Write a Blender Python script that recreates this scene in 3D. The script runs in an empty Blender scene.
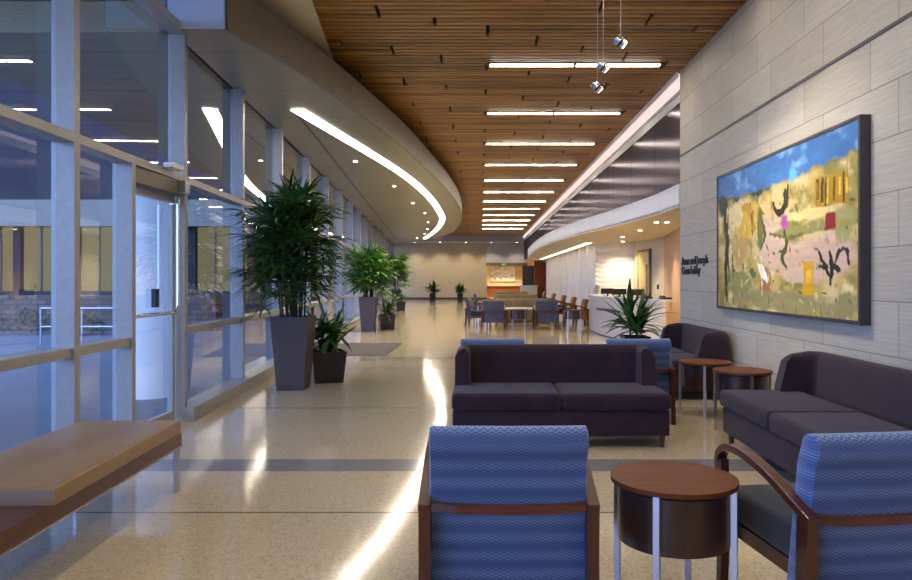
import bpy, bmesh, math, random
from mathutils import Vector, Matrix
PI = math.pi
random.seed(7)
scn = bpy.context.scene
COL = scn.collection

# ------------------------------------------------------------------ camera, world, exposure
cam = bpy.data.cameras.new('camera'); camo = bpy.data.objects.new('camera', cam); COL.objects.link(camo)
camo.location = (0, 0, 1.38); camo.rotation_euler = (PI/2, 0, 0)
cam.lens = 28; cam.sensor_width = 36; cam.shift_x = -24/912; cam.shift_y = -10/912
cam.clip_start = .05; cam.clip_end = 300
scn.camera = camo
scn.view_settings.view_transform = 'Standard'; scn.view_settings.look = 'None'
scn.view_settings.gamma = 1; scn.view_settings.use_curve_mapping = False
scn.view_settings.exposure = 1.0
SKY = 5.0; LIN = 20.0; STRIP = 10.0; COVE = .5; DOWN = 210.0; PEND = 45.0; NEAR_FILL = 40.0
scn.cycles.max_bounces = 10; scn.cycles.diffuse_bounces = 5; scn.cycles.transparent_max_bounces = 24

w = bpy.data.worlds.new('dusk_sky'); scn.world = w; w.use_nodes = True
wn = w.node_tree; wn.nodes.clear()
tc = wn.nodes.new('ShaderNodeTexCoord'); sp = wn.nodes.new('ShaderNodeSeparateXYZ')
rp = wn.nodes.new('ShaderNodeValToRGB'); bg = wn.nodes.new('ShaderNodeBackground'); wo = wn.nodes.new('ShaderNodeOutputWorld')
wn.links.new(tc.outputs['Generated'], sp.inputs[0]); wn.links.new(sp.outputs['Z'], rp.inputs[0])
rp.color_ramp.elements[0].color = (.36, .54, .95, 1); rp.color_ramp.elements[1].color = (.17, .31, .72, 1)
wn.links.new(rp.outputs[0], bg.inputs[0]); bg.inputs[1].default_value = SKY
wn.links.new(bg.outputs[0], wo.inputs[0])

# ------------------------------------------------------------------ materials
def lin(h):
    h = h.lstrip('#'); v = [int(h[i:i+2], 16)/255 for i in (0, 2, 4)]
    return tuple((c/12.92 if c <= .04045 else ((c+.055)/1.055)**2.4) for c in v) + (1,)
class NT:
    def __init__(s, name):
        s.m = bpy.data.materials.new(name); s.m.use_nodes = True; s.t = s.m.node_tree
        s.b = s.t.nodes['Principled BSDF']; s.out = s.t.nodes['Material Output']; s._co = None
    def n(s, typ, ins=None, **kw):
        x = s.t.nodes.new('ShaderNode'+typ)
        for k, v in kw.items(): setattr(x, k, v)
        for k, v in (ins or {}).items():
            if isinstance(v, bpy.types.NodeSocket): s.t.links.new(v, x.inputs[k])
            else: x.inputs[k].default_value = v
        return x
    def link(s, a, b): s.t.links.new(a, b)
    def co(s, scale=(1, 1, 1), loc=(0, 0, 0), rot=(0, 0, 0), world=False):
        t = s.n('TexCoord')
        return s.n('Mapping', {0: t.outputs['Object'], 'Scale': scale, 'Location': loc, 'Rotation': rot}).outputs[0]
    def math(s, op, a, b=0.0, c=0.0): return s.n('Math', {0: a, 1: b, 2: c}, operation=op).outputs[0]
    def xyz(s):
        t = s.n('TexCoord'); p = s.n('SeparateXYZ', {0: t.outputs['Object']}); return p.outputs
    def ramp(s, fac, *stops, mode='LINEAR'):
        r = s.n('ValToRGB', {0: fac}); cr = r.color_ramp; cr.interpolation = mode
        while len(cr.elements) < len(stops): cr.elements.new(.5)
        for e, (p, c) in zip(cr.elements, stops): e.position = p; e.color = lin(c) if isinstance(c, str) else c
        return r.outputs[0]
    def mix(s, f, a, b, mode='MIX'):
        x = s.n('Mix', data_type='RGBA', blend_type=mode)
        for i, v in ((0, f), (6, a), (7, b)):
            if isinstance(v, bpy.types.NodeSocket): s.t.links.new(v, x.inputs[i])
            else: x.inputs[i].default_value = lin(v) if isinstance(v, str) else v
        return x.outputs[2]
    def noise(s, sc=5, det=3, co=None, rough=.5, dist=0):
        return s.n('TexNoise', {'Vector': co if co is not None else s.co(), 'Scale': sc, 'Detail': det, 'Roughness': rough, 'Distortion': dist}).outputs[0]
    def set(s, color=None, rough=.5, metal=0, bump=None, bstr=.2, bdist=.01, spec=None, coat=None, trans=None):
        def put(k, v):
            if v is None: return
            if isinstance(v, bpy.types.NodeSocket): s.t.links.new(v, s.b.inputs[k])
            else: s.b.inputs[k].default_value = lin(v) if isinstance(v, str) else v
        put('Base Color', color); put('Roughness', rough); put('Metallic', metal); put('Specular IOR Level', spec); put('Coat Weight', coat)
        if bump is not None:
            bm_ = s.n('Bump', {'Height': bump, 'Strength': bstr, 'Distance': bdist}); s.link(bm_.outputs[0], s.b.inputs['Normal'])
        return s.m
def plain(name, c1, c2=None, sc=8, rough=.5, metal=0, bstr=0.0, stretch=(1, 1, 1), **k):
    t = NT(name); nz = t.noise(sc, 3, t.co(stretch))
    col = t.ramp(nz, (.3, c1), (.7, c2 or c1))
    return t.set(col, rough, metal, bump=nz if bstr else None, bstr=bstr, **k)
def emit(name, col, st):
    t = NT(name); t.t.nodes.remove(t.b)
    e = t.n('Emission', {0: lin(col), 1: st}); t.link(e.outputs[0], t.out.inputs[0]); return t.m
def woodm(name, dark, light, axis='Y', rough=.35, sc=1.0, coat=.2, island=False):
    t = NT(name); st = {'X': (1.2, 14, 14), 'Y': (14, 1.2, 14), 'Z': (14, 14, 1.2)}[axis]
    st = tuple(a*sc for a in st)
    nz = t.noise(1.6, 5, t.co(st), .6, .6); n2 = t.noise(9, 3, t.co(st))
    f = t.math('MULTIPLY_ADD', n2, .35, t.math('MULTIPLY', nz, .75))
    if island:
        g = t.n('NewGeometry').outputs['Random Per Island']
        f = t.math('ADD', t.math('MULTIPLY', f, .7), t.math('MULTIPLY', g, .33))
    col = t.ramp(f, (.3, dark), (.75, light))
    return t.set(col, rough, 0, bump=nz, bstr=.05, coat=coat)
M = {}
M['alu'] = plain('champagne_aluminium', '#9a9894', '#a2a09c', 20, .42, .3)
M['steel'] = plain('brushed_steel', '#b8b8c0', '#c8c8d0', 30, .28, .9, stretch=(1, 1, .1))
M['chrome'] = plain('chrome', '#e0e0e4', '#e8e8ec', 10, .12, 1)
M['dark'] = plain('dark_plastic', '#17171a', '#202024', 10, .4)
M['plaster'] = plain('cream_plaster', '#c9b99a', '#cdbe9f', 3, .7, bstr=.02)
M['white'] = plain('white_plaster', '#e9e6e2', '#edebe6', 3, .6, bstr=.02)
M['lav'] = plain('pale_lavender_panel', '#b9b6bc', '#c1bec4', 3, .5)
M['peach'] = plain('peach_plaster', '#c49a72', '#c99f78', 3, .7)
M['cream_ceiling'] = plain('cream_ceiling_paint', '#e6d8b4', '#eaddba', 3, .7)
M['rust'] = plain('rust_wall', '#8a3a1a', '#a0481f', 3, .5)
M['walnut'] = woodm('walnut', '#2c120a', '#5c2a16', 'Y', .3)
M['walnut_x'] = woodm('walnut_rail', '#30130a', '#622e18', 'X', .3)
M['walnut_z'] = woodm('walnut_upright', '#2a110a', '#532716', 'Z', .3)
M['drum'] = woodm('drum_veneer', '#1c0f0a', '#412519', 'Z', .35)
M['tabletop'] = woodm('table_top_veneer', '#4a2410', '#6c3a1c', 'X', .5, coat=0)
M['tabletop'].node_tree.nodes['Principled BSDF'].inputs['Specular IOR Level'].default_value = .2
M['yellowdoor'] = woodm('maple_door', '#c09a4a', '#d8b565', 'Z', .4)
M['slat'] = woodm('cedar_slats', '#61400f', '#b9843a', 'X', .45, .5, 0, True)
M['slatback'] = plain('slat_backing', '#0e0805', '#140b07', 5, .9)
M['velvet'] = None
def fabric(name, a, b, sheen=.4):
    t = NT(name); nz = t.noise(6, 4); n2 = t.noise(400, 2)
    col = t.ramp(nz, (.3, a), (.72, b)); t.set(col, .9, 0, bump=n2, bstr=.25, bdist=.002, spec=.15)
    t.b.inputs['Sheen Weight'].default_value = sheen; t.b.inputs['Sheen Roughness'].default_value = .5
    return t.m
M['velvet'] = fabric('charcoal_plum_velvet', '#2a1f29', '#34272f', .12)
M['tan'] = fabric('tan_upholstery', '#7a6a4c', '#8a795a', .2)
M['orange'] = fabric('rust_orange_upholstery', '#7c4a26', '#8f5a30', .2)
M['black_fabric'] = fabric('dark_grey_upholstery', '#22262f', '#2c303a', .2)
def bluefab():
    t = NT('blue_patterned_upholstery'); x, y, z = t.xyz()
    z60 = t.math('MULTIPLY', z, 2*PI/.073)
    band = t.math('SINE', z60)
    wob = t.math('MULTIPLY', t.math('SINE', t.math('MULTIPLY', z, 2*PI/.0365)), 1.1)
    tri = t.math('MULTIPLY', t.math('PINGPONG', x, .016), 330)
    arc = t.math('SINE', t.math('ADD', t.math('MULTIPLY', z, 2*PI/.0122), tri))
    mod = t.math('MULTIPLY_ADD', t.math('SINE', t.math('MULTIPLY_ADD', z, 2*PI/.073, 1.2)), .4, .6)
    pat = t.math('MULTIPLY', arc, mod)
    f = t.math('ADD', t.math('ADD', t.math('MULTIPLY', band, .13), .45), t.math('MULTIPLY', pat, .30))
    col = t.ramp(f, (.1, '#34466e'), (.5, '#455c8c'), (.95, '#7590bf'))
    t.set(col, .75, 0, bump=pat, bstr=.15, bdist=.002, spec=.3); t.b.inputs['Sheen Weight'].default_value = .3
    return t.m
M['blue'] = bluefab()
M['bluegrey'] = fabric('slate_blue_upholstery', '#42485a', '#50566a', .3)
M['leather'] = plain('tan_vinyl', '#846a4c', '#8b7152', 5, .38, bstr=.03)
M['pot_plum'] = plain('matte_plum_planter', '#4c4244', '#53484b', 4, .45)
M['pot_black'] = plain('black_planter', '#1d1a20', '#26222a', 4, .3)
M['soil'] = plain('soil_chips', '#201509', '#4a3826', 40, .95, bstr=.6)
M['cane'] = plain('palm_cane', '#1d1710', '#3a3020', 20, .7)
def leafm(name, a, b):
    t = NT(name); g = t.n('NewGeometry').outputs['Random Per Island']
    col = t.ramp(g, (.0, a), (1, b)); t.set(col, .38, 0, spec=.5)
    return t.m
M['leaf'] = leafm('palm_leaf', '#16300f', '#3f6b26')
M['leaf2'] = leafm('bright_palm_leaf', '#254a16', '#5f9236')
M['leaf3'] = leafm('strap_leaf', '#1d3a14', '#4c7a34')
M['bush'] = leafm('bush_leaf', '#1b2a18', '#33462c')
M['frame'] = plain('dark_bronze_frame', '#3a363a', '#423e42', 5, .4, .2)
M['pave'] = None
def pave():
    t = NT('plaza_paving'); br = t.n('TexBrick', {'Vector': t.co(), 'Color1': lin('#5c5f62'), 'Color2': lin('#63666a'), 'Mortar': lin('#444648'), 'Scale': 1, 'Mortar Size': .012, 'Brick Width': 1.5, 'Row Height': 1.5})
    return t.set(t.mix(t.math('MULTIPLY', t.noise(2, 3), .4), br.outputs[0], '#52555a'), .7)
M['pave'] = pave()
def terrazzo():
    t = NT('polished_terrazzo'); x, y, z = t.xyz()
    big = t.noise(.6, 3); mid = t.noise(25, 4); v = t.n('TexVoronoi', {'Vector': t.co(), 'Scale': 130})
    base = t.ramp(t.math('ADD', t.math('MULTIPLY', big, .4), t.math('MULTIPLY', mid, .6)), (.3, '#b4a388'), (.7, '#c3b398'))
    chips = t.n('SeparateColor', {0: v.outputs['Color']}).outputs[0]
    c = t.mix(t.math('MULTIPLY', t.math('GREATER_THAN', chips, .88), .38), base, '#5f4e38')
    c = t.mix(t.math('MULTIPLY', t.math('LESS_THAN', chips, .12), .3), c, '#d9ccb0')
    def band(c, lo, hi, colr, amt=1.0):
        f = t.math('MULTIPLY', t.math('GREATER_THAN', y, lo), t.math('LESS_THAN', y, hi))
        return t.mix(t.math('MULTIPLY', f, amt), c, colr)
    dark = t.mix(t.math('MULTIPLY', mid, .5), '#76757a', '#8a8888')
    c = band(c, 5.12, 5.46, dark)
    c = band(c, 12.35, 12.65, dark, .8)
    for a in (4.2, 7.64, 11.1, 18.4, 22.5, 27, 32, 38, 44): c = band(c, a, a+.022, '#4d483f', .8)
    for a in (-1.72,):
        f = t.math('MULTIPLY', t.math('LESS_THAN', t.math('ABSOLUTE', t.math('SUBTRACT', x, a)), .01), t.math('GREATER_THAN', y, 5.46))
        c = t.mix(t.math('MULTIPLY', f, .06), c, '#4d483f')
    r = t.math('MULTIPLY_ADD', t.noise(1.5, 4), .05, .075)
    return t.set(c, r, 0, bump=t.noise(1.1, 2), bstr=.08, bdist=.03, spec=.75)
M['floor'] = terrazzo()
def stone():
    t = NT('vein_cut_limestone'); tcn = t.n('TexCoord')
    mp = t.n('Mapping', {0: tcn.outputs['Object']})
    s3 = t.n('SeparateXYZ', {0: mp.outputs[0]})
    vec = t.n('CombineXYZ', {0: t.math('ADD', s3.outputs[1], .14), 1: t.math('ADD', s3.outputs[2], -.04)}).outputs[0]
    br = t.n('TexBrick', {'Vector': vec, 'Color1': (0, 0, 0, 1), 'Color2': (1, 1, 1, 1), 'Mortar': (0, 0, 0, 1), 'Scale': 1, 'Mortar Size': .0045, 'Mortar Smooth': .1, 'Brick Width': 1.1, 'Row Height': .395}, offset=.33)
    vein = t.noise(4, 5, t.co((1, .6, 16)), .65, .4); fine = t.noise(12, 4, t.co((1, .5, 30)))
    per = t.n('SeparateColor', {0: br.outputs[0]}).outputs[0]
    f = t.math('ADD', t.math('MULTIPLY', vein, .55), t.math('MULTIPLY', fine, .3)); f = t.math('ADD', f, t.math('MULTIPLY', per, .14))
    col = t.ramp(f, (.3, '#9c9485'), (.5, '#aea697'), (.68, '#bfb8aa'))
    col = t.mix(br.outputs['Fac'], col, '#7c756a')
    return t.set(col, .55, 0, bump=t.math('SUBTRACT', t.math('MULTIPLY', fine, .2), br.outputs['Fac']), bstr=.35, bdist=.006)
M['stone'] = stone()
def metalwall():
    t = NT('brushed_metal_panels'); s3 = t.xyz()
    seam = t.math('LESS_THAN', t.math('ABSOLUTE', t.math('SUBTRACT', t.math('FRACT', t.math('DIVIDE', s3[1], 1.9)), .5)), .006)
    t.t.nodes.remove(t.b)
    df = t.n('BsdfDiffuse', {0: t.mix(seam, '#5c555c', '#242226')}); gl = t.n('BsdfGlossy', {0: t.mix(seam, '#88828a', '#2c2a2e'), 'Roughness': .17})
    mx = t.n('MixShader', {0: .42, 1: df.outputs[0], 2: gl.outputs[0]}); t.link(mx.outputs[0], t.out.inputs[0]); return t.m
M['metalwall'] = metalwall()
def soffitm():
    t = NT('soffit_metal_panels')
    br = t.n('TexBrick', {'Vector': t.co(), 'Color1': lin('#8a846c'), 'Color2': lin('#8f8971'), 'Mortar': lin('#4c473c'), 'Scale': 1, 'Mortar Size': .008, 'Brick Width': 9, 'Row Height': 1.5}, offset=0)
    return t.set(br.outputs[0], .38, .25)
M['soffit'] = soffitm()
M['fascia'] = plain('bronze_grey_fascia', '#6f675a', '#766e60', 2, .42, .3)
def glassm(name, tint, refl=1.0, rough=0.0):
    t = NT(name); t.t.nodes.remove(t.b)
    tr = t.n('BsdfTransparent', {0: lin(tint)}); gl = t.n('BsdfGlossy', {0: (1, 1, 1, 1), 'Roughness': rough})
    fr = t.n('Fresnel', {'IOR': 1.5}); f = t.math('MINIMUM', t.math('MULTIPLY_ADD', fr.outputs[0], 1.5*refl, .02), 1.0)
    mx = t.n('MixShader', {0: f, 1: tr.outputs[0], 2: gl.outputs[0]}); t.link(mx.outputs[0], t.out.inputs[0])
    return t.m
M['glass'] = glassm('window_glass', '#c3cbd8')
M['ripple'] = plain('white_ripple_panel', '#e2ddd4', '#eae5dc', 6, .5)
M['desk'] = plain('pale_stone_desk', '#b9b0aa', '#c6beb8', 4, .3, stretch=(1, 1, 4))
M['facade'] = None
def facade():
    t = NT('facade_panels'); s3 = t.xyz(); v = t.n('CombineXYZ', {0: s3[0], 1: s3[2]}).outputs[0]
    br = t.n('TexBrick', {'Vector': v, 'Color1': lin('#1f1c22'), 'Color2': lin('#232026'), 'Mortar': lin('#100f14'), 'Scale': 1, 'Mortar Size': .02, 'Brick Width': 2.4, 'Row Height': 1.3}, offset=0)
    return t.set(br.outputs[0], .8)
M['facade'] = facade()
def masonry():
    t = NT('rough_brick'); s3 = t.xyz(); v = t.n('CombineXYZ', {0: s3[0], 1: s3[2]}).outputs[0]
    br = t.n('TexBrick', {'Vector': v, 'Color1': lin('#5a4238'), 'Color2': lin('#7a6254'), 'Mortar': lin('#3c3230'), 'Scale': 1, 'Mortar Size': .015, 'Brick Width': .4, 'Row Height': .14})
    return t.set(br.outputs[0], .85)
M['masonry'] = masonry()
M['lit'] = emit('lit_window', '#d8cc98', .28)
M['lin_emit'] = emit('linear_light_diffuser', '#fff4e0', LIN)
M['strip_emit'] = emit('curved_light_diffuser', '#fff2dc', STRIP)
M['cove_emit'] = emit('cove_light_diffuser', '#ffe6e0', COVE)
M['down_emit'] = emit('downlight_lens', '#ffeccb', 14)
M['pend_emit'] = emit('spot_lens', '#fff6e8', 10)
M['mat'] = plain('entrance_mat', '#3f3b38', '#56514c', 60, .9, bstr=.2)
M['green_emit'] = emit('green_sign_light', '#3f9a58', .35)

# ------------------------------------------------------------------ mesh builder
class MB:
    def __init__(s): s.bm = bmesh.new()
    def xf(s, vs, mat):
        if mat is not None: bmesh.ops.transform(s.bm, matrix=mat, verts=vs)
    def box(s, x0, x1, y0, y1, z0, z1, mat=None, bev=0, seg=2):
        r = bmesh.ops.create_cube(s.bm, size=1); vs = r['verts']
        for v in vs: v.co = Vector(((x0+x1)/2+v.co.x*(x1-x0), (y0+y1)/2+v.co.y*(y1-y0), (z0+z1)/2+v.co.z*(z1-z0)))
        if bev:
            es = list({e for v in vs for e in v.link_edges})
            r2 = bmesh.ops.bevel(s.bm, geom=es, offset=bev, segments=seg, profile=.6, affect='EDGES', clamp_overlap=True)
            vs = list({v for f in r2['faces'] for v in f.verts} | {v for v in vs if v.is_valid})
        s.xf(vs, mat); return s
    def prism(s, pts, z0, z1, mat=None, bev=0, seg=2):
        lo = [s.bm.verts.new((p[0], p[1], z0)) for p in pts]; hi = [s.bm.verts.new((p[0], p[1], z1)) for p in pts]
        n = len(pts); fs = [s.bm.faces.new(lo[::-1]), s.bm.faces.new(hi)]
        for i in range(n): fs.append(s.bm.faces.new((lo[i], lo[(i+1) % n], hi[(i+1) % n], hi[i])))
        bmesh.ops.recalc_face_normals(s.bm, faces=fs); vs = lo+hi
        if bev:
            es = [e for e in {e for v in hi for e in v.link_edges} if all(v in hi for v in e.verts)]
            r2 = bmesh.ops.bevel(s.bm, geom=es, offset=bev, segments=seg, profile=.5, affect='EDGES', clamp_overlap=True)
            vs = list({v for f in r2['faces'] for v in f.verts} | {v for v in vs if v.is_valid})
        s.xf(vs, mat); return s
    def cyl(s, c, r, z0, z1, n=32, r2=None, mat=None, bev=0):
        r2 = r if r2 is None else r2
        lo = [s.bm.verts.new((c[0]+r*math.cos(2*PI*i/n), c[1]+r*math.sin(2*PI*i/n), z0)) for i in range(n)]
        hi = [s.bm.verts.new((c[0]+r2*math.cos(2*PI*i/n), c[1]+r2*math.sin(2*PI*i/n), z1)) for i in range(n)]
        s.bm.faces.new(lo[::-1]); s.bm.faces.new(hi)
        for i in range(n): s.bm.faces.new((lo[i], lo[(i+1) % n], hi[(i+1) % n], hi[i]))
        vs = lo+hi
        if bev:
            es = [e for v in vs for e in v.link_edges if (v in hi) == all(q in hi for q in e.verts) and abs(e.verts[0].co.z-e.verts[1].co.z) < 1e-6]
            r3 = bmesh.ops.bevel(s.bm, geom=list(set(es)), offset=bev, segments=2, profile=.5, affect='EDGES')
            vs = list({v for f in r3['faces'] for v in f.verts} | {v for v in vs if v.is_valid})
        s.xf(vs, mat); return s
    def lathe(s, prof, n=24, c=(0, 0), mat=None):
        rings = []; vs = []
        for r, z in prof:
            ring = [s.bm.verts.new((c[0]+r*math.cos(2*PI*i/n), c[1]+r*math.sin(2*PI*i/n), z)) for i in range(n)]; rings.append(ring); vs += ring
        for a, b in zip(rings, rings[1:]):
            for i in range(n): s.bm.faces.new((a[i], a[(i+1) % n], b[(i+1) % n], b[i]))
        s.bm.faces.new(rings[0][::-1]); s.bm.faces.new(rings[-1]); s.xf(vs, mat); return s
    def sweep(s, path, prof, up=Vector((0, 0, 1)), closed_ends=True):
        """profile [(a,b)] in the (side, up) frame swept along the path; prof may be a function of index"""
        path = [Vector(p) for p in path]; rings = []
        for i, p in enumerate(path):
            t = (path[min(i+1, len(path)-1)]-path[max(i-1, 0)]).normalized()
            side = t.cross(up)
            if side.length < 1e-4: side = t.cross(Vector((0, 1, 0)))
            side.normalize(); u = side.cross(t).normalized()
            pr = prof(i) if callable(prof) else prof
            rings.append([s.bm.verts.new(p+side*a+u*b) for a, b in pr])
        n = len(rings[0]); fs = []
        for a, b in zip(rings, rings[1:]):
            for i in range(n): fs.append(s.bm.faces.new((a[i], a[(i+1) % n], b[(i+1) % n], b[i])))
        if closed_ends: fs += [s.bm.faces.new(rings[0][::-1]), s.bm.faces.new(rings[-1])]
        bmesh.ops.recalc_face_normals(s.bm, faces=fs); return s
    def tube(s, path, r, n=10, up=Vector((0, 0, 1))):
        return s.sweep(path, [(r*math.cos(2*PI*i/n), r*math.sin(2*PI*i/n)) for i in range(n)], up)
    def quad(s, *p):
        s.bm.faces.new([s.bm.verts.new(q) for q in p]); return s
    def build(s, name, mat, parent=None, smooth=None, bevel=0):
        me = bpy.data.meshes.new(name)
        if bevel: bmesh.ops.bevel(s.bm, geom=s.bm.edges[:], offset=bevel, segments=2, profile=.6, affect='EDGES', clamp_overlap=True)
        s.bm.normal_update(); s.bm.to_mesh(me); s.bm.free(); me.materials.append(mat)
        if smooth is not None:
            for p in me.polygons: p.use_smooth = True
            try: me.set_sharp_from_angle(angle=math.radians(smooth))
            except Exception: pass
        o = bpy.data.objects.new(name, me); COL.objects.link(o)
        if parent is not None: o.parent = parent
        return o
def tag(o, label=None, cat=None, group=None, kind=None):
    if label: o['label'] = label
    if cat: o['category'] = cat
    if group: o['group'] = group
    if kind: o['kind'] = kind
    return o
def empty(name, loc=(0, 0, 0), rz=0):
    o = bpy.data.objects.new(name, None); COL.objects.link(o); o.location = loc; o.rotation_euler = (0, 0, rz); o.empty_display_size = .1
    return o
def thing(name, label, cat, loc=(0, 0, 0), rz=0, group=None): return tag(empty(name, loc, rz), label, cat, group)
def struct(o): o['kind'] = 'structure'; return o
def dup(root, loc, rz=0, label=None, group=None, swap=None, scale=None):
    def cp(o, par):
        c = o.copy(); COL.objects.link(c); c.parent = par
        if swap and c.type == 'MESH' and c.data.materials and c.data.materials[0].name in swap:
            key = c.data.name+'|'+swap[c.data.materials[0].name].name
            me = bpy.data.meshes.get(key)
            if me is None:
                me = c.data.copy(); me.name = key; me.materials[0] = swap[c.data.materials[0].name]
            c.data = me
        for ch in [k for k in o.children]: cp(ch, c)
        return c
    r = cp(root, None); r.location = loc; r.rotation_euler = (0, 0, rz)
    if scale: r.scale = scale
    if label: r['label'] = label
    if group: r['group'] = group
    elif 'group' in r: del r['group']
    return r
def interp(pts, x):
    if x <= pts[0][0]: return pts[0][1]
    for (a, b), (c, d) in zip(pts, pts[1:]):
        if x <= c: return b+(d-b)*(x-a)/(c-a)
    return pts[-1][1]
def catmull(P, n=8):
    P = [Vector(p) for p in P]; out = []
    Q = [P[0]*2-P[1]]+P+[P[-1]*2-P[-2]]
    for i in range(1, len(Q)-2):
        for k in range(n):
            t = k/n; a, b, c, d = Q[i-1:i+3]
            out.append(.5*((2*b)+(c-a)*t+(2*a-5*b+4*c-d)*t*t+(3*b-a-3*c+d)*t**3))
    out.append(P[-1]); return out

# ------------------------------------------------------------------ structure
XC = [(-6, -2.60), (2, -2.62), (4, -2.66), (6.9, -2.78), (8.6, -2.88), (10.3, -2.99), (12.6, -3.14), (15, -3.32), (20, -3.69), (51.3, -5.95)]
def xc(y): return interp(XC, y)
def xface(y): return xc(y)-.09
def xglass(y): return xc(y)-.22
ys = [-5, -2, 0, 2, 4, 6.9, 8.6, 10.3, 12.6, 15, 20, 30, 40, 51.2]
left_line = [(xglass(y)-.1, y) for y in ys]
fl = MB(); fl.prism([(8, -5), (8, 58), (-1, 58), (-6.2, 51.2)]+left_line[::-1], -.025, 0); struct(fl.build('floor', M['floor']))
g = MB(); g.box(-90, 20, -60, 100, -.2, -.04); tag(g.build('plaza_ground', M['pave']), kind='structure')
# walls
CE = 4.46
wl = MB(); wl.box(2.95, 3.25, -5, 10.46, 0, 4.6); struct(wl.build('wall_right', M['stone']))
gr = MB(); gr.box(2.942, 2.9505, -5, 10.46, 3.186, 3.214); struct(gr.build('trim_1', M['frame']))
wb = MB(); wb.box(-2.9, 3.3, -5.2, -5, 0, 4.6); struct(wb.build('wall_back', M['plaster']))
wu = MB(); wu.box(3.04, 3.10, 10.46, 49, 2.78, 4.6); struct(wu.build('wall_upper', M['metalwall']))
wr = MB(); wr.box(3.25, 8, 10.3, 10.46, 0, 4.6); wr.box(8, 8.2, 10.3, 58, 0, 4.6); struct(wr.build('wall_side', M['plaster']))
# far wall with opening
wf = MB(); wf.box(-7, .5, 51, 51.2, 0, 4.6); struct(wf.build('wall_far', M['plaster']))
wf = MB(); wf.box(.5, 3.35, 50.98, 51.2, 2.62, 4.6); struct(wf.build('wall_header', M['lav']))
wf = MB(); wf.box(3.35, 8, 43.6, 43.8, 0, 2.55); struct(wf.build('wall_rust', M['rust']))
wf = MB(); wf.box(-.5, 8, 57.8, 58, 0, 4.6); wf.box(-.6, -.5, 51.2, 58, 0, 4.6); struct(wf.build('wall_lounge', M['plaster']))
so = MB(); so.box(-7, 8, 49, 51, 4.04, 4.5); struct(so.build('ceiling_soffit', M['lav']))
# baseboards
bb = MB(); bb.box(-7, .5, 50.97, 51, 0, .12); struct(bb.build('baseboard_far', M['frame']))
bb = MB(); bb.box(2.935, 2.95, -5, 10.46, 0, .1); struct(bb.build('baseboard_right', M['steel']))
# ceilings
cg = MB(); cg.box(2.945, 3.3, 10.46, 49, 4.47, 4.49); struct(cg.build('ceiling_edge', M['slatback']))
ce = MB(); ce.prism([(8, -5), (8, 58), (-7, 58), (-7, -5)], 4.50, 4.6); struct(ce.build('ceiling', M['slatback']))
def wood_left(y): return interp([(-5, -.75), (7.8, -1.85), (10.3, -2.1), (14, -2.45)], y)
cl = MB(); cl.prism([(-7, -5), (wood_left(-5), -5), (wood_left(7.8), 7.8), (wood_left(10.3), 10.3), (wood_left(14), 14), (wood_left(14), 49), (-7, 49)], 4.455, 4.498)
struct(cl.build('ceiling_plaster', M['cream_ceiling']))
sl = MB(); y = -4.9
cuts_cols = [-.54+.635*k for k in range(-4, 6)]
while y < 48.9:
    xs = [wood_left(y)+.01]; 
    for k, cx in zip(range(-4, 6), cuts_cols):
        ph = (y-(8.4+.34*k))/1.45; dy = abs(ph-round(ph))*1.45
        if dy < .17 and cx > xs[0]+.1: xs.append(cx)
    xs.append(2.945)
    for i in range(len(xs)-1):
        a = xs[i]+(.022 if i else 0); b = xs[i+1]-(.022 if i < len(xs)-2 else 0)
        sl.box(a, b, y, y+.088, 4.455, 4.492)
    y += .125
struct(sl.build('ceiling_slats', M['slat']))

# curved bulkhead on the window side
FAS = [(-2.44, 6.8), (-2.01, 8.65), (-1.43, 12.66), (-1.12, 16.0), (-.84, 19.6), (-.70, 23.4), (-.75, 28), (-1.05, 32.5), (-1.6, 37), (-2.9, 42), (-5.3, 46.5)]
fc = [(p.x, p.y) for p in catmull([(a, b, 0) for a, b in FAS], 10)]
leftb = [(xglass(y)+.02, y) for y in (46.5, 40, 30, 20, 15, 12.6, 10.3, 8.6, 6.8)]
SZ = 3.79
bh = MB(); bh.prism(fc+leftb, SZ, SZ+.02); struct(bh.build('ceiling_bulkhead', M['soffit']))
fa = MB()
fa.prism([(xglass(6.8)+.02, 6.8), (-2.44, 6.8), (-2.44, 6.84), (xglass(6.8)+.02, 6.84)], SZ, 4.22)
bmesh.ops.translate(fa.bm, verts=fa.bm.verts[:], vec=(0, -.045, -.004))
struct(fa.build('trim_2', plain('sky_tinted_white_panel', '#b9cdf0', '#c0d2f2', 2, .35)))  # white end panel, blue sky light painted into its colour
fa = MB()
fa.sweep([(a, b, SZ-.01) for a, b in fc], [(-.015, 0), (.03, 0), (.03, .44), (-.015, .44)])
struct(fa.build('trim_3', M['fascia']))
bt = MB(); bt.prism(fc+leftb, 4.2, 4.21); struct(bt.build('ceiling_bulkhead_top', M['soffit']))
gv = MB(); gv.sweep([(xface(y)+.42, y, SZ-.002) for y in (10, 12.6, 15, 20, 30, 42)], [(-.02, 0), (.02, 0), (.02, .003), (-.02, .003)]); struct(gv.build('trim_4', M['dark']))
oc = MB(); oc.prism([(xglass(a)-.03, a) for a in (6.9, 10.3, 15, 20, 30, 40, 51)]+[(xglass(a)-2.6, a) for a in (51, 40, 30, 20, 15, 10.3, 6.9)], SZ, SZ+.3); struct(oc.build('ceiling_overhang', M['soffit']))
hw = MB()
for a, b in zip([6.84, 10.3, 15, 20, 30, 40], [10.3, 15, 20, 30, 40, 51.2]):
    hw.prism([(xglass(a)-.02, a), (xglass(b)-.02, b), (xglass(b)-.1, b), (xglass(a)-.1, a)], SZ, 4.5)
struct(hw.build('wall_left', M['fascia']))

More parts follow.
